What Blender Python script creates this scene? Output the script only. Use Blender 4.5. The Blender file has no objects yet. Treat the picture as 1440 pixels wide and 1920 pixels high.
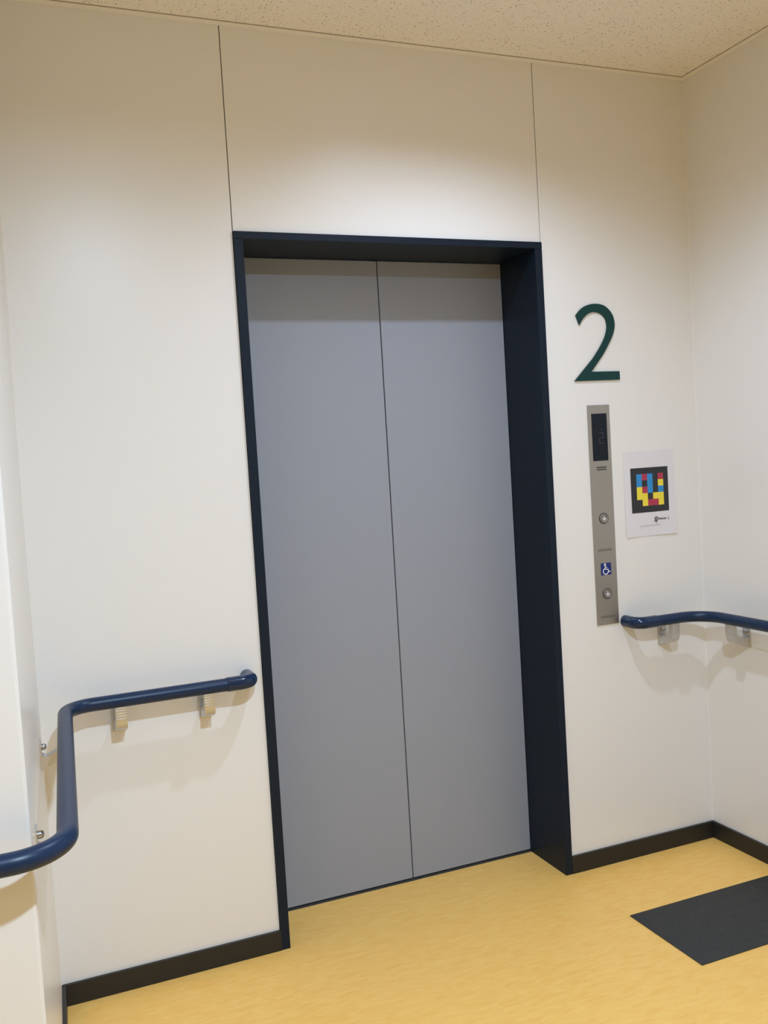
import bpy, bmesh, math
from mathutils import Vector, Matrix
PI = math.pi
S = bpy.context.scene
C = S.collection

# ---------------------------------------------------------------- camera
F_PX = 1760.1
yaw, pitch, roll = 0.3871, -0.0560, -0.0601
cy, sy, cp, sp = math.cos(yaw), math.sin(yaw), math.cos(pitch), math.sin(pitch)
fw = Vector((sy * cp, cy * cp, sp)); rt = Vector((cy, -sy, 0)); up = rt.cross(fw)
c_, s_ = math.cos(roll), math.sin(roll)
r2 = c_ * rt + s_ * up; u2 = -s_ * rt + c_ * up
cd = bpy.data.cameras.new('camera'); cam = bpy.data.objects.new('camera', cd); C.objects.link(cam)
cd.sensor_fit = 'VERTICAL'; cd.sensor_height = 24; cd.sensor_width = 18
cd.lens = F_PX / 1920 * 24; cd.clip_start = 0.02
M = Matrix((r2, u2, -fw)).transposed().to_4x4(); M.translation = Vector((-0.6752, -2.6770, 1.4428))
cam.matrix_world = M
S.camera = cam

# ---------------------------------------------------------------- world, view
w = bpy.data.worlds.new('world'); S.world = w; w.use_nodes = True
w.node_tree.nodes['Background'].inputs[0].default_value = (0.9, 0.95, 1, 1)
w.node_tree.nodes['Background'].inputs[1].default_value = 0.3
S.view_settings.view_transform = 'Standard'; S.view_settings.look = 'None'
S.view_settings.gamma = 1; S.view_settings.use_curve_mapping = False
S.view_settings.exposure = 0.0
try:
    S.cycles.max_bounces = 12; S.cycles.diffuse_bounces = 8; S.cycles.glossy_bounces = 5
except Exception: pass

# strengths of the room's ceiling lamps and two added fill lamps (used below)
DOWN_POWER = 10.5
DOWN_COL = (0.765, 0.93, 1.20)
DOME_POWER = 52.5
FILL_POWER = 4.0  # shared by both added fill lamps
DOME_COL = (0.735, 0.99, 1.30)

# ---------------------------------------------------------------- helpers
def new_mat(name, col, rough=0.5, metal=0.0, spec=0.5, coat=0.0, emit=None, estr=0.0):
    m = bpy.data.materials.new(name); m.use_nodes = True
    b = m.node_tree.nodes['Principled BSDF']
    b.inputs['Base Color'].default_value = (*col, 1); b.inputs['Roughness'].default_value = rough
    b.inputs['Metallic'].default_value = metal; b.inputs['Specular IOR Level'].default_value = spec
    b.inputs['Coat Weight'].default_value = coat; b.inputs['Coat Roughness'].default_value = 0.15
    if emit:
        b.inputs['Emission Color'].default_value = (*emit, 1); b.inputs['Emission Strength'].default_value = estr
    return m

def N(m, t, **kw):
    n = m.node_tree.nodes.new(t)
    for k, v in kw.items(): setattr(n, k, v)
    return n

def L(m, a, b): m.node_tree.links.new(a, b)

def obj_coords(m, scale):
    tc = N(m, 'ShaderNodeTexCoord'); mp = N(m, 'ShaderNodeMapping')
    mp.inputs['Scale'].default_value = scale; L(m, tc.outputs['Object'], mp.inputs['Vector'])
    return mp.outputs['Vector']

def mix_noise(m, c1, c2, scale, nscale=1.0, detail=3, lo=0.35, hi=0.65, bump=0.0, bd=0.001):
    """base colour wandering between two close tones"""
    b = m.node_tree.nodes['Principled BSDF']
    v = obj_coords(m, scale); n = N(m, 'ShaderNodeTexNoise')
    n.inputs['Scale'].default_value = nscale; n.inputs['Detail'].default_value = detail
    L(m, v, n.inputs['Vector'])
    r = N(m, 'ShaderNodeValToRGB'); r.color_ramp.elements[0].position = lo; r.color_ramp.elements[1].position = hi
    r.color_ramp.elements[0].color = (*c1, 1); r.color_ramp.elements[1].color = (*c2, 1)
    L(m, n.outputs['Fac'], r.inputs['Fac']); L(m, r.outputs['Color'], b.inputs['Base Color'])
    if bump:
        bp = N(m, 'ShaderNodeBump'); bp.inputs['Strength'].default_value = bump; bp.inputs['Distance'].default_value = bd
        L(m, n.outputs['Fac'], bp.inputs['Height']); L(m, bp.outputs['Normal'], b.inputs['Normal'])
    return m

def box(bm, x0, x1, y0, y1, z0, z1, bev=0.0):
    g = bmesh.new()
    bmesh.ops.create_cube(g, size=1)
    for v in g.verts:
        v.co = Vector(((x0 + x1) / 2 + v.co.x * (x1 - x0), (y0 + y1) / 2 + v.co.y * (y1 - y0), (z0 + z1) / 2 + v.co.z * (z1 - z0)))
    if bev: bmesh.ops.bevel(g, geom=g.edges[:], offset=bev, segments=2, affect='EDGES', profile=0.5)
    merge(bm, g)

def merge(bm, g, mat=None):
    if mat is not None: bmesh.ops.transform(g, matrix=mat, verts=g.verts[:])
    me = bpy.data.meshes.new('t'); g.to_mesh(me); g.free(); bm.from_mesh(me); bpy.data.meshes.remove(me)

def prism_z(bm, pts, z0, z1):
    lo = [bm.verts.new((x, y, z0)) for x, y in pts]; hi = [bm.verts.new((x, y, z1)) for x, y in pts]
    n = len(pts); bm.faces.new(lo[::-1]); bm.faces.new(hi)
    for i in range(n): bm.faces.new((lo[i], lo[(i + 1) % n], hi[(i + 1) % n], hi[i]))

def prism_y(bm, pts, y0, y1):
    """pts are (x,z), drawn counter-clockwise seen from the front (-y)"""
    lo = [bm.verts.new((x, y0, z)) for x, z in pts]; hi = [bm.verts.new((x, y1, z)) for x, z in pts]
    n = len(pts); bm.faces.new(lo); bm.faces.new(hi[::-1])
    for i in range(n): bm.faces.new((lo[i], hi[i], hi[(i + 1) % n], lo[(i + 1) % n]))

def lathe(bm, prof, mat=None, seg=48, caps=True):
    """prof: (radius, height) round local z"""
    g = bmesh.new(); rings = []
    for r, h in prof:
        rings.append([g.verts.new((r * math.cos(2 * PI * i / seg), r * math.sin(2 * PI * i / seg), h)) for i in range(seg)])
    for a, b in zip(rings, rings[1:]):
        for i in range(seg): g.faces.new((a[i], a[(i + 1) % seg], b[(i + 1) % seg], b[i]))
    if caps:
        g.faces.new(rings[0][::-1]); g.faces.new(rings[-1])
    merge(bm, g, mat)

def tube(bm, path, r, seg=28, caps=True):
    path = [Vector(p) for p in path]; rings = []; prev = None
    for i, p in enumerate(path):
        a = path[max(i - 1, 0)]; b = path[min(i + 1, len(path) - 1)]; t = (b - a).normalized()
        n = prev - t * prev.dot(t) if prev else Vector((0, 0, 1)) - t * t.z
        n.normalize(); prev = n; q = t.cross(n)
        rr = r[i] if isinstance(r, (list, tuple)) else r
        rings.append([bm.verts.new(p + rr * (n * math.cos(2 * PI * k / seg) + q * math.sin(2 * PI * k / seg))) for k in range(seg)])
    for a, b in zip(rings, rings[1:]):
        for k in range(seg): bm.faces.new((a[k], a[(k + 1) % seg], b[(k + 1) % seg], b[k]))
    if caps: bm.faces.new(rings[0][::-1]); bm.faces.new(rings[-1])

def fillet(pts, rads, n=14):
    """round the corners of a flat polyline"""
    out = [Vector(pts[0])]
    for i in range(1, len(pts) - 1):
        p = Vector(pts[i]); a = (Vector(pts[i - 1]) - p).normalized(); b = (Vector(pts[i + 1]) - p).normalized()
        ang = a.angle(b); d = rads[i - 1] / math.tan(ang / 2); c = p + (a + b).normalized() * (rads[i - 1] / math.sin(ang / 2))
        s = p + a * d - c; e = p + b * d - c
        tot = s.angle(e)
        for k in range(n + 1):
            q = tot * k / n
            out.append(c + (s * math.sin(tot - q) + e * math.sin(q)) / math.sin(tot))
    out.append(Vector(pts[-1]))
    return out

def obj(name, bm, mat, parent=None, smooth=False, angle=35):
    bmesh.ops.recalc_face_normals(bm, faces=bm.faces[:])
    me = bpy.data.meshes.new(name); bm.to_mesh(me); bm.free()
    if smooth:
        for p in me.polygons: p.use_smooth = True
        try: me.set_sharp_from_angle(angle=math.radians(angle))
        except Exception: pass
    me.materials.append(mat)
    o = bpy.data.objects.new(name, me); C.objects.link(o)
    if parent is not None:
        o.parent = parent
        o.matrix_parent_inverse = Matrix.Translation(parent.location).inverted()
    return o

def tag(o, label, cat, group=None):
    o['label'] = label; o['category'] = cat
    if group: o['group'] = group
    return o

def empty(name, loc):
    o = bpy.data.objects.new(name, None); o.location = loc; o.empty_display_size = 0.05; C.objects.link(o); return o

def thing(name, label, cat, loc, group=None): return tag(empty(name, loc), label, cat, group)

def struct(name, bm, mat, label=None, cat=None, smooth=False):
    o = obj(name, bm, mat, smooth=smooth); o['kind'] = 'structure'
    if label: o['label'] = label; o['category'] = cat
    return o

# ---------------------------------------------------------------- materials
m_wall = new_mat('wall_panel_paint', (0.74, 0.73, 0.70), 0.32, spec=0.5)
mix_noise(m_wall, (0.805, 0.79, 0.765), (0.815, 0.80, 0.775), (1, 1, 1), 300, 2, 0.3, 0.7)
m_gap = new_mat('dark_joint', (0.05, 0.045, 0.04), 0.9)
m_shadow_gap = new_mat('tan_joint', (0.34, 0.29, 0.22), 0.8)
m_caulk = new_mat('corner_sealant', (0.80, 0.79, 0.76), 0.35)
m_floor = new_mat('yellow_linoleum', (0.75, 0.48, 0.14), 0.42, spec=0.35)
m_ceil = new_mat('mineral_ceiling_board', (0.72, 0.69, 0.64), 0.95, spec=0.1)
m_ctrim = new_mat('cream_ceiling_trim', (0.88, 0.85, 0.80), 0.5)
m_base = new_mat('black_brown_vinyl_base', (0.022, 0.020, 0.017), 0.42, spec=0.35)
m_jamb = new_mat('navy_grey_painted_steel', (0.0085, 0.0150, 0.0270), 0.42, spec=0.18)
m_door = new_mat('grey_painted_steel', (0.315, 0.335, 0.385), 0.40, spec=0.32)
m_sill = new_mat('aluminium_sill', (0.5, 0.5, 0.53), 0.35, metal=1)
m_mat = new_mat('charcoal_rubber', (0.037, 0.037, 0.035), 0.6, spec=0.3)
m_rail = new_mat('navy_blue_resin', (0.0030, 0.0200, 0.062), 0.36, spec=0.36)
m_elbow = new_mat('glossy_navy_blue_resin', (0.0030, 0.0200, 0.062), 0.17, spec=0.45)
m_alu = new_mat('satin_silver_metal', (0.60, 0.59, 0.57), 0.35, metal=0.75)
m_bolt = new_mat('zinc_bolt', (0.42, 0.42, 0.42), 0.22, metal=1)
m_steel = new_mat('hairline_stainless', (0.42, 0.40, 0.37), 0.36, metal=1)
m_black = new_mat('black_display_glass', (0.006, 0.010, 0.017), 0.2, spec=0.25)
m_digit = new_mat('dim_display_digit', (0.024, 0.018, 0.027), 0.5, emit=(0.5, 0.35, 0.5), estr=0.012)
m_engr = new_mat('engraved_mark', (0.16, 0.15, 0.13), 0.5, metal=0.6)
m_btn = new_mat('button_steel', (0.31, 0.30, 0.28), 0.5, metal=1)
m_ring = new_mat('button_groove', (0.05, 0.05, 0.05), 0.6)
m_white = new_mat('white_print', (0.82, 0.83, 0.86), 0.5)
m_sblue = new_mat('sign_blue', (0.003, 0.018, 0.165), 0.4)
m_green = new_mat('deep_teal_green', (0.002, 0.040, 0.038), 0.5, spec=0.3)
m_paper = new_mat('white_paper', (0.76, 0.74, 0.77), 0.35)
m_ink = new_mat('printed_black', (0.018, 0.020, 0.026), 0.4)
m_pb = new_mat('printed_blue', (0.02, 0.26, 0.62), 0.4)
m_pr = new_mat('printed_red', (0.42, 0.028, 0.075), 0.4)
m_py = new_mat('printed_yellow', (0.85, 0.70, 0.05), 0.4)
m_grey = new_mat('printed_grey', (0.38, 0.37, 0.37), 0.5)
m_reflector = new_mat('white_reflector', (0.85, 0.85, 0.85), 0.3)
m_downlamp = new_mat('downlight_lamp', (1, 1, 1), 0.5, emit=DOWN_COL, estr=20)
m_hall = new_mat('hall_opal_diffuser', (1, 1, 1), 0.5, emit=DOME_COL, estr=8)

# hairline grain on the stainless plate (vertical lines)
b = m_steel.node_tree.nodes['Principled BSDF']
v = obj_coords(m_steel, (1500, 1, 6)); n = N(m_steel, 'ShaderNodeTexNoise'); n.inputs['Scale'].default_value = 1
L(m_steel, v, n.inputs['Vector'])
mr = N(m_steel, 'ShaderNodeMapRange'); mr.inputs['To Min'].default_value = 0.28; mr.inputs['To Max'].default_value = 0.46
L(m_steel, n.outputs['Fac'], mr.inputs['Value']); L(m_steel, mr.outputs['Result'], b.inputs['Roughness'])

# linoleum: soft marbled streaks with small lighter and darker flecks
b = m_floor.node_tree.nodes['Principled BSDF']
v = obj_coords(m_floor, (11, 38, 1)); n = N(m_floor, 'ShaderNodeTexNoise'); n.inputs['Scale'].default_value = 1.6
n.inputs['Detail'].default_value = 6; n.inputs['Distortion'].default_value = 0.8; L(m_floor, v, n.inputs['Vector'])
r = N(m_floor, 'ShaderNodeValToRGB'); e = r.color_ramp.elements
e[0].position = 0.30; e[0].color = (0.87, 0.490, 0.120, 1); e[1].position = 0.72; e[1].color = (0.92, 0.580, 0.170, 1)
x = e.new(0.5); x.color = (0.895, 0.535, 0.142, 1)
L(m_floor, n.outputs['Fac'], r.inputs['Fac'])
v2 = obj_coords(m_floor, (24, 60, 1)); n2 = N(m_floor, 'ShaderNodeTexNoise'); n2.inputs['Scale'].default_value = 1.0
n2.inputs['Detail'].default_value = 2; L(m_floor, v2, n2.inputs['Vector'])
r2_ = N(m_floor, 'ShaderNodeValToRGB'); r2_.color_ramp.elements[0].position = 0.66; r2_.color_ramp.elements[1].position = 0.76
L(m_floor, n2.outputs['Fac'], r2_.inputs['Fac'])
mx = N(m_floor, 'ShaderNodeMix', data_type='RGBA')
ml = N(m_floor, 'ShaderNodeMath', operation='MULTIPLY'); ml.inputs[1].default_value = 0.16
L(m_floor, r2_.outputs['Color'], ml.inputs[0]); L(m_floor, ml.outputs[0], mx.inputs['Factor'])
L(m_floor, r.outputs['Color'], mx.inputs['A']); mx.inputs['B'].default_value = (0.95, 0.68, 0.28, 1)
L(m_floor, mx.outputs['Result'], b.inputs['Base Color'])

# ceiling board: worm-holed mineral fibre, small pits of two sizes
b = m_ceil.node_tree.nodes['Principled BSDF']
def pits(scale, thr, lo, hi):
    v = obj_coords(m_ceil, (scale, scale * 0.72, scale)); vo = N(m_ceil, 'ShaderNodeTexVoronoi'); L(m_ceil, v, vo.inputs['Vector'])
    vo.inputs['Scale'].default_value = 1
    a = N(m_ceil, 'ShaderNodeMath', operation='LESS_THAN'); a.inputs[1].default_value = thr
    L(m_ceil, vo.outputs['Distance'], a.inputs[0])
    sep = N(m_ceil, 'ShaderNodeSeparateColor'); L(m_ceil, vo.outputs['Color'], sep.inputs['Color'])
    g = N(m_ceil, 'ShaderNodeMath', operation='GREATER_THAN'); g.inputs[1].default_value = lo; L(m_ceil, sep.outputs['Red'], g.inputs[0])
    k = N(m_ceil, 'ShaderNodeMath', operation='MULTIPLY'); L(m_ceil, a.outputs[0], k.inputs[0]); L(m_ceil, g.outputs[0], k.inputs[1])
    k2 = N(m_ceil, 'ShaderNodeMath', operation='MULTIPLY'); L(m_ceil, k.outputs[0], k2.inputs[0]); k2.inputs[1].default_value = hi
    return k2.outputs[0]
pa = pits(165, 0.24, 0.45, 0.55); pb = pits(88, 0.19, 0.6, 0.7)
mxm = N(m_ceil, 'ShaderNodeMath', operation='MAXIMUM'); L(m_ceil, pa, mxm.inputs[0]); L(m_ceil, pb, mxm.inputs[1])
mx = N(m_ceil, 'ShaderNodeMix', data_type='RGBA'); L(m_ceil, mxm.outputs[0], mx.inputs['Factor'])
mx.inputs['A'].default_value = (0.90, 0.86, 0.81, 1); mx.inputs['B'].default_value = (0.26, 0.19, 0.12, 1)
L(m_ceil, mx.outputs['Result'], b.inputs['Base Color'])

# ---------------------------------------------------------------- room
CEIL = 2.70; XR = 1.637; XL = -0.620; FRONT = -6.0; XW = -4.2
W, H = 1.0255, 2.12          # outer size of the lift frame
CVX, CVY = -0.672, -1.010    # outward corner of the left wall

bm = bmesh.new(); box(bm, XW - 0.1, XR + 0.1, FRONT - 0.1, 0.02, -0.05, 0)
box(bm, 0.01, W - 0.01, 0.02, 0.222, -0.05, 0)
struct('floor', bm, m_floor)

# ceiling with round-light holes cut as squares under the lamp trims
LAMP_A = (0.62, -0.735); LAMP_B = (-0.15, -2.46)
bm = bmesh.new(); hs = 0.085
ax, ay = LAMP_A
box(bm, XW - 0.1, XR + 0.1, FRONT - 0.1, ay - hs, CEIL, CEIL + 0.012)
box(bm, XW - 0.1, XR + 0.1, ay + hs, 0.05, CEIL, CEIL + 0.012)
box(bm, XW - 0.1, ax - hs, ay - hs, ay + hs, CEIL, CEIL + 0.012)
box(bm, ax + hs, XR + 0.1, ay - hs, ay + hs, CEIL, CEIL + 0.012)
struct('ceiling', bm, m_ceil)

g = 0.0016
bm = bmesh.new()
box(bm, XL, -g, 0, 0.02, 0, CEIL)                                  # left panel
box(bm, g, W - g, 0, 0.02, H, CEIL)                                # panel over the frame
box(bm, W + g, XR + 0.1, 0, 0.02, 0, CEIL)                         # right panel
struct('wall_back', bm, m_wall)
bm = bmesh.new()
box(bm, -0.10, W + 0.10, 0.0205, 0.05, H, CEIL)
struct('trim_1', bm, m_gap)                                        # dark backing seen in the panel joints

bm = bmesh.new()
prism_z(bm, [(XL, 0.02), (XL, 0.0), (CVX + 0.002, CVY + 0.004), (CVX, CVY + 0.001), (CVX - 0.004, CVY), (XW, CVY), (XW, 0.02)], 0, CEIL)
struct('wall_left', bm, m_wall)
bm = bmesh.new(); box(bm, XR, XR + 0.1, FRONT, 0.0, 0, CEIL); struct('wall_right', bm, m_wall)
bm = bmesh.new(); box(bm, XW - 0.1, XR + 0.1, FRONT - 0.1, FRONT, 0, CEIL); struct('wall_front', bm, m_wall)
bm = bmesh.new(); box(bm, XW - 0.1, XW, FRONT, 0.02, 0, CEIL); struct('wall_far', bm, m_wall)

# sealant beads in the two inner corners
bm = bmesh.new(); prism_z(bm, [(XR, 0), (XR - 0.004, 0), (XR - 0.003, -0.003), (XR, -0.004)], 0.06, CEIL - 0.012); struct('trim_2', bm, m_caulk)
bm = bmesh.new(); prism_z(bm, [(XL, 0), (XL - 0.0002, -0.004), (XL + 0.003, -0.003), (XL + 0.004, 0)], 0.06, CEIL - 0.012); struct('trim_3', bm, m_caulk)

# ceiling edge trim: a slim channel with a dark line beside the board
def edge_trim(name, fn):
    bm = bmesh.new(); fn(bm); return struct(name, bm, m_ctrim)
def t_back(bm): box(bm, XL, XR, -0.021, 0, CEIL - 0.005, CEIL, 0.001)
def t_right(bm): box(bm, XR - 0.021, XR, FRONT, -0.021, CEIL - 0.005, CEIL, 0.001)
bm = bmesh.new(); box(bm, XL, XR - 0.021, -0.0235, -0.021, CEIL - 0.0012, CEIL); box(bm, XR - 0.0235, XR - 0.021, FRONT, -0.0235, CEIL - 0.0012, CEIL)
struct('trim_6', bm, m_shadow_gap)                                        # shadow gap between trim and ceiling board
edge_trim('trim_4', t_back); edge_trim('trim_5', t_right)

BH, BT = 0.060, 0.010
bm = bmesh.new(); box(bm, XL + 0.0005, 0.001, -BT, 0, 0, BH, 0.0008); struct('baseboard_back', bm, m_base)
bm = bmesh.new(); box(bm, W - 0.001, XR, -BT, 0, 0, BH, 0.0008); struct('baseboard_back.001', bm, m_base)
bm = bmesh.new(); box(bm, XR - BT, XR, FRONT, -BT, 0, BH, 0.0008); struct('baseboard_right', bm, m_base)
bm = bmesh.new(); prism_z(bm, [(XL, -0.0005), (XL + BT, -0.0095), (CVX + BT, CVY - BT + 0.004), (CVX + BT - 0.004, CVY - BT), (XW, CVY - BT), (XW, CVY), (CVX, CVY)], 0, BH)
struct('baseboard_left', bm, m_base)

# ---------------------------------------------------------------- lift entrance
JF, HF, FY, DY = 0.0267, 0.0212, -0.0085, 0.2205
lift = empty('door_1', (W / 2, 0, 0)); lift['kind'] = 'structure'
tag(lift, 'tall grey two-panel lift door set deep inside a navy steel surround', 'elevator door')
bm = bmesh.new(); box(bm, 0, JF, FY, DY + 0.03, 0, H - HF - 0.0006, 0.001); obj('jamb', bm, m_jamb, lift)
bm = bmesh.new(); box(bm, W - JF, W, FY, DY + 0.03, 0, H - HF - 0.0006, 0.001); obj('jamb', bm, m_jamb, lift)
bm = bmesh.new(); box(bm, 0, W, FY - 0.0005, DY + 0.03, H - HF, H, 0.001); obj('head', bm, m_jamb, lift)
SX = 0.533
bm = bmesh.new(); box(bm, JF + 0.001, SX - 0.0018, DY, DY + 0.028, 0.009, H - HF - 0.003, 0.0012); obj('door_panel', bm, m_door, lift)
bm = bmesh.new(); box(bm, SX + 0.0018, W - JF - 0.001, DY, DY + 0.028, 0.009, H - HF - 0.003, 0.0012); obj('door_panel', bm, m_door, lift)
bm = bmesh.new(); box(bm, SX - 0.01, SX + 0.01, DY + 0.0285, DY + 0.034, 0.005, H - HF); obj('meeting_gap', bm, m_gap, lift)
bm = bmesh.new(); box(bm, JF, W - JF, DY - 0.006, DY - 0.0005, -0.004, 0.002); obj('sill', bm, m_sill, lift)
bm = bmesh.new(); box(bm, JF, W - JF, DY + 0.0002, DY + 0.04, -0.01, 0.004); obj('sill_groove', bm, m_gap, lift)

# ---------------------------------------------------------------- handrails
RZ, RR = 0.835, 0.0185
def bracket(parent, px, py, nx, ny, reach=1.0):
    """(px,py) on the wall, (nx,ny) the wall's outward normal"""
    nv = Vector((nx, ny, 0)).normalized(); tv = Vector((-nv.y, nv.x, 0))
    Mx = Matrix(((tv.x, nv.x, 0, px), (tv.y, nv.y, 0, py), (0, 0, 1, 0), (0, 0, 0, 1)))
    def fin(g): bmesh.ops.transform(g, matrix=Mx, verts=g.verts[:]); return g
    g = bmesh.new(); box(g, -0.018, 0.018, 0, 0.0045, 0.733, 0.803, 0.0012)
    br = obj('bracket', fin(g), m_alu, parent)
    prof = [(0.004, 0.737), (0.016, 0.739), (0.034, 0.744), (0.054, 0.750), (0.068, 0.756), (0.0755, 0.763), (0.0795, 0.774), (0.080, 0.8195),
            (0.058, 0.8185), (0.058, 0.790), (0.054, 0.781), (0.045, 0.775), (0.030, 0.769), (0.018, 0.765), (0.011, 0.766), (0.007, 0.769), (0.004, 0.769)]
    prof = [(0.004 + (d - 0.004) * reach, z) for d, z in prof]; fd = 0.004 + 0.076 * reach
    # the saddle sits under the rail, whose distance from the wall is the bracket's reach
    g = bmesh.new()
    lo = [g.verts.new((-0.015, d, z)) for d, z in prof]; hi = [g.verts.new((0.015, d, z)) for d, z in prof]
    k = len(prof); g.faces.new(lo); g.faces.new(hi[::-1])
    for i in range(k): g.faces.new((lo[i], hi[i], hi[(i + 1) % k], lo[(i + 1) % k]))
    bmesh.ops.recalc_face_normals(g, faces=g.faces[:])
    for i in range(5):
        z = 0.784 + i * 0.0075
        box(g, -0.0148, 0.0148, fd - 0.002, fd + 0.0012, z, z + 0.003, 0.0008)
    obj('arm', fin(g), m_alu, br, smooth=True, angle=30)
    g = bmesh.new()
    R90 = Matrix.Rotation(-PI / 2, 4, 'X')     # local z -> +y (outward)
    lathe(g, [(0.0075, 0.0), (0.0078, 0.006), (0.0072, 0.009), (0.005, 0.0115), (0.002, 0.0125)], Matrix.Translation((0, 0.0045, 0.787)) @ R90, 20)
    obj('bolt', fin(g), m_bolt, br, smooth=True)

def end_elbow(parent, x, sgn, y=-0.072):
    """elbow that turns the rail's end into the wall; sgn = +1 when the rail runs off to +x"""
    p = fillet([(x + sgn * 0.075, y, RZ), (x, y, RZ), (x, 0.0, RZ)], [0.034], 14)
    g = bmesh.new(); tube(g, p, 0.0205)
    obj('end_elbow', g, m_elbow, parent, smooth=True)

hr = thing('handrail', 'long navy blue handrail to the left of the lift, bent twice around the white wall', 'handrail', (-0.3, -0.036, 0.8))
xa, xb = -0.048, -0.558
path = fillet([(xa - 0.05, -0.072, RZ), (xb, -0.072, RZ), (-0.6165, -1.083, RZ), (-2.2, -1.083, RZ)], [0.075, 0.095], 20)
bm = bmesh.new(); tube(bm, path, RR); obj('rail', bm, m_rail, hr, smooth=True)
end_elbow(hr, xa, -1)
for bx in (-0.416, -0.176): bracket(hr, bx, 0, 0, -1)
def wall_x(y): return XL + (CVX - XL) * (y / CVY)
for by, rc in ((-0.235, 0.87), (-0.84, 0.80)): bracket(hr, wall_x(by), by, 1, -0.0515, rc)
bracket(hr, -0.95, CVY, 0, -1); bracket(hr, -1.7, CVY, 0, -1)

hr = thing('handrail', 'navy blue handrail curving round the corner under the control plate and poster', 'handrail', (1.45, -0.036, 0.8))
xe = 1.292
path = fillet([(xe + 0.05, -0.072, RZ), (XR - 0.072, -0.072, RZ), (XR - 0.072, -2.6, RZ)], [0.10], 24)
bm = bmesh.new(); tube(bm, path, RR); obj('rail', bm, m_rail, hr, smooth=True)
end_elbow(hr, xe, 1)
bracket(hr, 1.443, 0, 0, -1)
for by in (-0.206, -0.95, -1.7): bracket(hr, XR, by, -1, 0)

# ---------------------------------------------------------------- call-button plate
PX0, PX1, PZ0, PZ1 = 1.1755, 1.2640, 0.8325, 1.5825
py = -0.004
pl = thing('elevator_control_panel', 'narrow brushed steel lift call plate below the green numeral', 'elevator control panel', (1.22, 0, 0.83))
bm = bmesh.new(); box(bm, PX0, PX1, py, 0, PZ0, PZ1, 0.001); obj('plate', bm, m_steel, pl)
bm = bmesh.new(); box(bm, 1.1895, 1.2505, py - 0.001, py + 0.001, 1.3935, 1.5535, 0.0004); ds = obj('display', bm, m_black, pl)
# dim red-violet seven-bar "2" with a faint arrowhead over it
bm = bmesh.new(); x0, x1, za, zb = 1.2155, 1.2345, 1.4525, 1.4895; t = 0.0028; y0, y1 = py - 0.0014, py - 0.0009; zm = (za + zb) / 2
box(bm, x0, x1, y0, y1, zb - t, zb); box(bm, x0, x1, y0, y1, zm - t / 2, zm + t / 2); box(bm, x0, x1, y0, y1, za, za + t)
box(bm, x1 - t, x1, y0, y1, zm + t, zb - t - 0.0006); box(bm, x0, x0 + t, y0, y1, za + t + 0.0006, zm - t)
prism_y(bm, [(1.2195, 1.5010), (1.2250, 1.4960), (1.2305, 1.5010), (1.2290, 1.5020), (1.2250, 1.4985), (1.2210, 1.5020)], y0, y1)
obj('digit', bm, m_digit, ds)
bm = bmesh.new()
for i in range(2):
    z = 1.3615 + i * 0.0075
    for j in range(6):
        box(bm, 1.2015 + j * 0.0066, 1.2070 + j * 0.0066, py - 0.0006, py + 0.001, z, z + 0.0045)
obj('speaker_slot', bm, m_ring, pl)
def marks(z, x0, x1, h, n):
    bm = bmesh.new(); p = (x1 - x0) / n
    for j in range(n):
        xx = x0 + j * p
        box(bm, xx, xx + p * 0.7, py - 0.0003, py + 0.001, z, z + h * 0.22); box(bm, xx, xx + p * 0.22, py - 0.0003, py + 0.001, z, z + h)
        box(bm, xx + p * 0.45, xx + p * 0.7, py - 0.0003, py + 0.001, z + h * 0.4, z + h)
    obj('engraved_text', bm, m_engr, pl)
marks(1.0855, 1.193, 1.248, 0.0075, 7); marks(0.8560, 1.191, 1.249, 0.0075, 7)
R_out = Matrix.Rotation(PI / 2, 4, 'X')      # local z -> -y (towards the viewer)
def button(cx, cz):
    bm = bmesh.new(); lathe(bm, [(0.0192, -0.001), (0.0192, 0.0006), (0.0165, 0.0006), (0.0165, -0.001)], Matrix.Translation((cx, py, cz)) @ R_out, 40)
    ri = obj('button', bm, m_ring, pl, smooth=True, angle=30)
    bm = bmesh.new(); lathe(bm, [(0.0165, -0.001), (0.0165, 0.0022), (0.0158, 0.0030), (0.013, 0.0030), (0.012, 0.0022)], Matrix.Translation((cx, py, cz)) @ R_out, 40)
    obj('button_cap', bm, m_btn, ri, smooth=True, angle=30)
    bm = bmesh.new(); y0, y1 = py - 0.0031, py - 0.0020; t = 0.0011
    box(bm, cx - t, cx + t, y0, y1, cz - 0.0065, cz + 0.0085)
    prism_y(bm, [(cx - 0.0078, cz + 0.0005), (cx, cz - 0.0090), (cx + 0.0078, cz + 0.0005), (cx + 0.0060, cz + 0.0022), (cx, cz - 0.0048), (cx - 0.0060, cz + 0.0022)], y0, y1)
    obj('arrow', bm, m_white, ri)
button(1.2205, 1.1970); button(1.2205, 0.9385)
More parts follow.
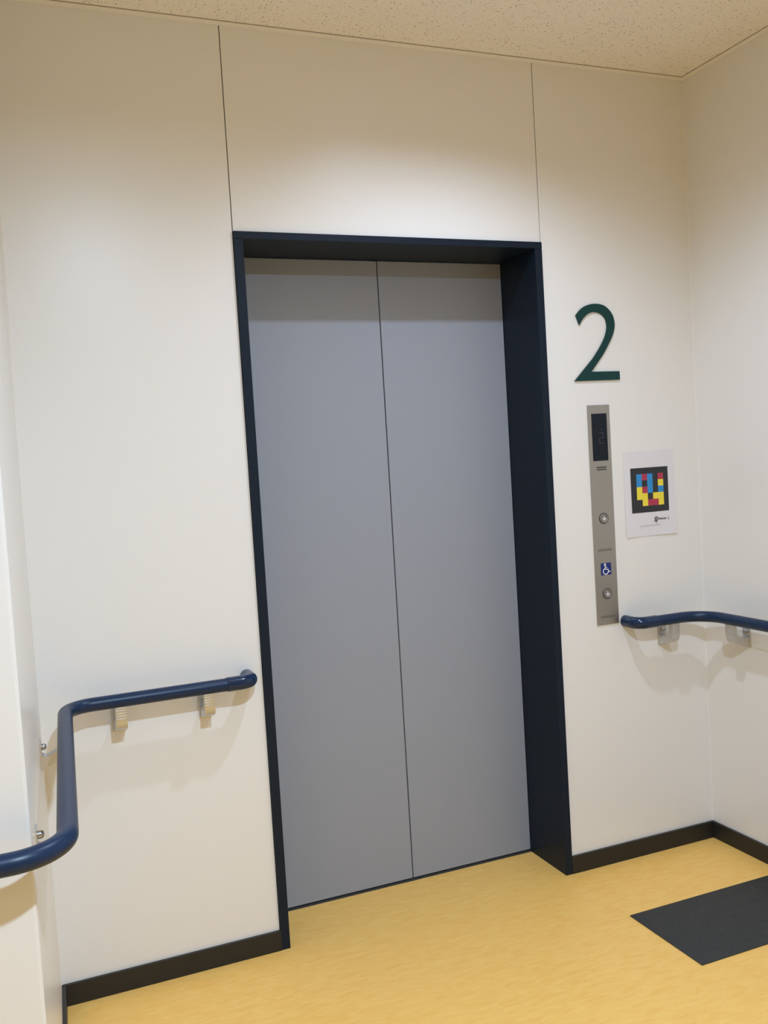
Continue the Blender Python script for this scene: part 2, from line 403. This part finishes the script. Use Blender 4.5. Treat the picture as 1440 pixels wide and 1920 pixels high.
# wheelchair sign
sx0, sz0, sw = 1.1995, 1.0030, 0.0412
bm = bmesh.new(); box(bm, sx0, sx0 + sw, py - 0.0008, py + 0.0005, sz0, sz0 + sw); sg = obj('accessibility_sign', bm, m_sblue, pl)
bm = bmesh.new(); yb = py - 0.0012; u = sw
def P(a, b_): return Vector((sx0 + a * u, yb, sz0 + b_ * u))
def stroke(pts, wd):
    half = wd * u / 2; pts = [P(*q) for q in pts]
    L_, R_ = [], []
    for i, q in enumerate(pts):
        d = (pts[min(i + 1, len(pts) - 1)] - pts[max(i - 1, 0)]).normalized(); nn = Vector((-d.z, 0, d.x)) * half
        L_.append(q + nn); R_.append(q - nn)
    for i in range(len(pts) - 1):
        vs = [bm.verts.new(q) for q in (L_[i], L_[i + 1], R_[i + 1], R_[i])]
        vd = [bm.verts.new(q + Vector((0, 0.0006, 0))) for q in (L_[i], L_[i + 1], R_[i + 1], R_[i])]
        bm.faces.new(vs); bm.faces.new(vd[::-1])
        for a in range(4): bm.faces.new((vs[a], vd[a], vd[(a + 1) % 4], vs[(a + 1) % 4]))
stroke([(0.40 + 0.07 * math.cos(a), 0.86 + 0.07 * math.sin(a)) for a in [i * PI / 8 for i in range(17)]], 0.075)
stroke([(0.395, 0.78), (0.41, 0.49), (0.70, 0.46)], 0.085)
stroke([(0.41, 0.64), (0.60, 0.63)], 0.06)
stroke([(0.68, 0.47), (0.78, 0.24), (0.90, 0.28)], 0.075)
stroke([(0.45 + 0.245 * math.cos(a), 0.31 + 0.245 * math.sin(a)) for a in [math.radians(112 + i * 10) for i in range(26)]], 0.075)
obj('wheelchair_symbol', bm, m_white, sg)

# ---------------------------------------------------------------- floor numeral
def crom(pts, n=6):
    out = []
    for i in range(len(pts) - 1):
        p0 = Vector(pts[max(i - 1, 0)]); p1 = Vector(pts[i]); p2 = Vector(pts[i + 1]); p3 = Vector(pts[min(i + 2, len(pts) - 1)])
        for k in range(n):
            t = k / n
            out.append(0.5 * ((2 * p1) + (-p0 + p2) * t + (2 * p0 - 5 * p1 + 4 * p2 - p3) * t * t + (-p0 + 3 * p1 - 3 * p2 + p3) * t ** 3))
    out.append(Vector(pts[-1])); return out
outer = [(1.198, 1.695), (1.228, 1.7285), (1.250, 1.7545), (1.2715, 1.785), (1.288, 1.812), (1.2965, 1.832), (1.3005, 1.852), (1.2985, 1.872),
         (1.291, 1.8895), (1.278, 1.9045), (1.262, 1.9155), (1.244, 1.9205), (1.224, 1.922), (1.203, 1.9195), (1.181, 1.912), (1.163, 1.9000), (1.1465, 1.8830)]
inner = [(1.1590, 1.8510), (1.1680, 1.8645), (1.1790, 1.8765), (1.1920, 1.8865), (1.2070, 1.8925), (1.2220, 1.8945), (1.2400, 1.8915), (1.2540, 1.8835),
         (1.2650, 1.8700), (1.2690, 1.8520), (1.2680, 1.8370), (1.2610, 1.8150), (1.2480, 1.7920), (1.2310, 1.7680), (1.2080, 1.7400), (1.1730, 1.7000), (1.1310, 1.6650)]
inner[-1] = (1.1305, 1.6650)
o_ = crom(outer); i_ = crom(inner[:15]) + [Vector((1.1305, 1.6650))]
poly = [Vector((1.312, 1.666)), Vector((1.312, 1.6945))] + o_ + i_
bm = bmesh.new()
prism_y(bm, [(p[0], p[1]) for p in poly], -0.006, -0.0002)
bm.normal_update(); bmesh.ops.triangulate(bm, faces=[f for f in bm.faces if len(f.verts) > 4], ngon_method='EAR_CLIP')
tag(obj('floor_number', bm, m_green, None), 'dark green raised numeral 2 on the white wall right of the lift', 'wall number')

# ---------------------------------------------------------------- poster
po = thing('poster', 'white paper notice printed with coloured blocks, right of the steel call plate', 'poster', (1.42, 0, 1.12))
x0, x1, z0, z1 = 1.3130, 1.5280, 1.1215, 1.4180
bm = bmesh.new()
nx, nz = 8, 10; tlt = 0.0
grid = {}
for side, off in ((0, 0.0), (1, 0.0006)):
    for i in range(nx + 1):
        for j in range(nz + 1):
            u_, v_ = i / nx, j / nz
            lift_ = 0.003 * (1 - v_) ** 3 * (2 * abs(u_ - 0.4)) + 0.0012
            grid[side, i, j] = bm.verts.new((x0 + (x1 - x0) * u_, -lift_ + off, z0 + (z1 - z0) * v_))
for i in range(nx):
    for j in range(nz):
        bm.faces.new((grid[0, i, j], grid[0, i + 1, j], grid[0, i + 1, j + 1], grid[0, i, j + 1]))
        bm.faces.new((grid[1, i, j + 1], grid[1, i + 1, j + 1], grid[1, i + 1, j], grid[1, i, j]))
for i in range(nx):
    for j in (0, nz): bm.faces.new((grid[0, i, j], grid[0, i + 1, j], grid[1, i + 1, j], grid[1, i, j]))
for j in range(nz):
    for i in (0, nx): bm.faces.new((grid[0, i, j], grid[0, i, j + 1], grid[1, i, j + 1], grid[1, i, j]))
obj('paper', bm, m_paper, po, smooth=True)
pz = -0.0040
bm = bmesh.new(); box(bm, 1.3405, 1.4980, -0.0024, -0.0012, 1.2040, 1.3595); cb = obj('colour_code', bm, m_ink, po)
rows = ['BRBKR', 'BKBKY', 'YRBKB', 'YYKYY', 'KYRRY']
cx0, cz1, cw, ch = 1.3635, 1.3380, 0.0227, 0.0223
seen = set()
for r0 in range(5):
    for c0 in range(5):
        key = rows[r0][c0]
        if key == 'K' or (r0, c0) in seen: continue
        todo, piece = [(r0, c0)], []
        while todo:                                   # one block = touching cells of one colour
            q = todo.pop()
            if q in seen: continue
            seen.add(q); piece.append(q)
            for dr, dc in ((1, 0), (-1, 0), (0, 1), (0, -1)):
                rr_, cc_ = q[0] + dr, q[1] + dc
                if 0 <= rr_ < 5 and 0 <= cc_ < 5 and rows[rr_][cc_] == key: todo.append((rr_, cc_))
        bm = bmesh.new()
        for ri, ci in piece:
            box(bm, cx0 + ci * cw, cx0 + (ci + 1) * cw, -0.0028, -0.0020, cz1 - (ri + 1) * ch, cz1 - ri * ch)
        obj({'B': 'blue_block', 'R': 'red_block', 'Y': 'yellow_block'}[key], bm, {'B': m_pb, 'R': m_pr, 'Y': m_py}[key], cb)
def flat_text(name, body, size, x, z, y, mat, parent, bold=0.0):
    cu = bpy.data.curves.new('t', 'FONT'); cu.body = body; cu.size = size; cu.extrude = 0.0002; cu.offset = bold
    to = bpy.data.objects.new('t', cu); C.objects.link(to)
    me = bpy.data.meshes.new_from_object(to); bpy.data.objects.remove(to)
    me.transform(Matrix.Translation((x, y, z)) @ Matrix.Rotation(PI / 2, 4, 'X'))
    me.materials.clear(); me.materials.append(mat); me.name = name
    o = bpy.data.objects.new(name, me); C.objects.link(o); o.parent = parent
    o.matrix_parent_inverse = Matrix.Translation(parent.location).inverted(); return o
# head-and-pin logo: ring, dot, side bar, stem
bm = bmesh.new(); lx, lz = 1.4405, 1.1790; yl = -0.0036
lathe(bm, [(0.0072, 0), (0.0072, 0.0006), (0.0046, 0.0006), (0.0046, 0)], Matrix.Translation((lx, yl, lz)) @ R_out, 28, caps=False)
lathe(bm, [(0.0016, 0), (0.0016, 0.0006), (0.0005, 0.0006)], Matrix.Translation((lx - 0.0005, yl, lz)) @ R_out, 14)
box(bm, lx + 0.0002, lx + 0.0024, yl - 0.0006, yl, lz - 0.0145, lz - 0.0065)
prism_y(bm, [(lx - 0.0095, lz - 0.0100), (lx - 0.0010, lz - 0.0078), (lx - 0.0010, lz - 0.0052), (lx - 0.0085, lz - 0.0072)], yl - 0.0006, yl)
obj('logo', bm, m_ink, po)
flat_text('logo_text', 'NaviLens', 0.0092, 1.4490, 1.1755, yl - 0.0004, m_ink, po, 0.00015)
bm = bmesh.new()
box(bm, 1.4900, 1.4945, yl - 0.0004, yl, 1.1725, 1.1820); obj('small_mark', bm, m_grey, po); bm = bmesh.new()
for k in range(22):
    box(bm, 1.3710 + k * 0.0039, 1.3710 + k * 0.0039 + 0.0030, yl - 0.0004, yl + 0.0002, 1.1572, 1.1584)
obj('fine_print', bm, m_grey, po)

# ---------------------------------------------------------------- tactile mat
bm = bmesh.new(); mx0, mx1, my0, my1 = 1.012, 1.612, -0.656, -0.336
box(bm, mx0, mx1, my0, my1, 0, 0.003, 0.0008)
for i in range(10):
    for j in range(5):
        lathe(bm, [(0.0125, 0.0028), (0.0118, 0.0038), (0.0090, 0.0046), (0.0040, 0.0050)],
              Matrix.Translation((mx0 + 0.033 + i * 0.0593, my0 + 0.040 + j * 0.060, 0)), 18)
tag(obj('floor_mat', bm, m_mat, None, smooth=True, angle=40), 'charcoal rubber mat with low bumps lying flat on the yellow floor', 'floor mat')

# ---------------------------------------------------------------- ceiling lamps and added fill lamps (above the frame)
ax, ay = LAMP_A
dl = thing('ceiling_light', 'round recessed downlight in the ceiling in front of the lift', 'ceiling light', (ax, ay, CEIL))
T = Matrix.Translation((ax, ay, CEIL))
bm = bmesh.new()
lathe(bm, [(0.078, 0.0), (0.130, 0.0), (0.130, -0.004), (0.076, -0.005), (0.075, 0.003), (0.074, 0.034), (0.074, 0.062), (0.078, 0.062)], T, 56, caps=False)
obj('trim_ring', bm, m_reflector, dl, smooth=True, angle=40)
bm = bmesh.new(); lathe(bm, [(0.0745, 0.050), (0.0745, 0.062), (0.001, 0.062), (0.001, 0.050)], T, 40); obj('housing', bm, m_reflector, dl)
bm = bmesh.new(); lathe(bm, [(0.034, 0.050), (0.034, 0.0352), (0.001, 0.0352)], T, 40); obj('lamp', bm, m_downlamp, dl, smooth=True)
ld = bpy.data.lights.new('lamp_light', 'AREA'); ld.shape = 'DISK'; ld.size = 0.062; ld.energy = DOWN_POWER; ld.color = DOWN_COL; ld.spread = math.radians(138)
lo_ = bpy.data.objects.new('lamp_light', ld); C.objects.link(lo_); lo_.parent = dl; lo_.location = (0, 0, 0.0345)   # shines straight down
def dome_light(ax, ay, mat, label, watts):
    dl = thing('ceiling_light', label, 'ceiling light', (ax, ay, CEIL))
    T = Matrix.Translation((ax, ay, CEIL))
    bm = bmesh.new(); lathe(bm, [(0.075, 0.0), (0.075, -0.014), (0.070, -0.016), (0.001, -0.016)], T, 48); obj('base', bm, m_reflector, dl, smooth=True)
    bm = bmesh.new(); lathe(bm, [(0.064, -0.016), (0.064, -0.020), (0.060, -0.0235), (0.042, -0.0255), (0.020, -0.0262), (0.001, -0.0265)], T, 48)
    obj('diffuser', bm, mat, dl, smooth=True)
    ld = bpy.data.lights.new('lamp_light', 'AREA'); ld.shape = 'DISK'; ld.size = 0.11; ld.energy = watts; ld.color = DOME_COL; ld.spread = math.radians(169)
    lo_ = bpy.data.objects.new('lamp_light', ld); C.objects.link(lo_); lo_.parent = dl; lo_.location = (0, 0, -0.0275)
dome_light(LAMP_B[0], LAMP_B[1], m_hall, 'round surface mounted ceiling light with an opal cover, nearest the recessed downlight', DOME_POWER)
dome_light(-0.5, -4.6, m_hall, 'added round opal fill light at the far end of the hall, farther from the lift', FILL_POWER)  # unseen fill lamp, added to lift the lower walls and floor
dome_light(-2.3, -3.4, m_hall, 'added round opal fill light in the side hall, left of the others', FILL_POWER)  # second unseen lamp, added for more bounce in the room
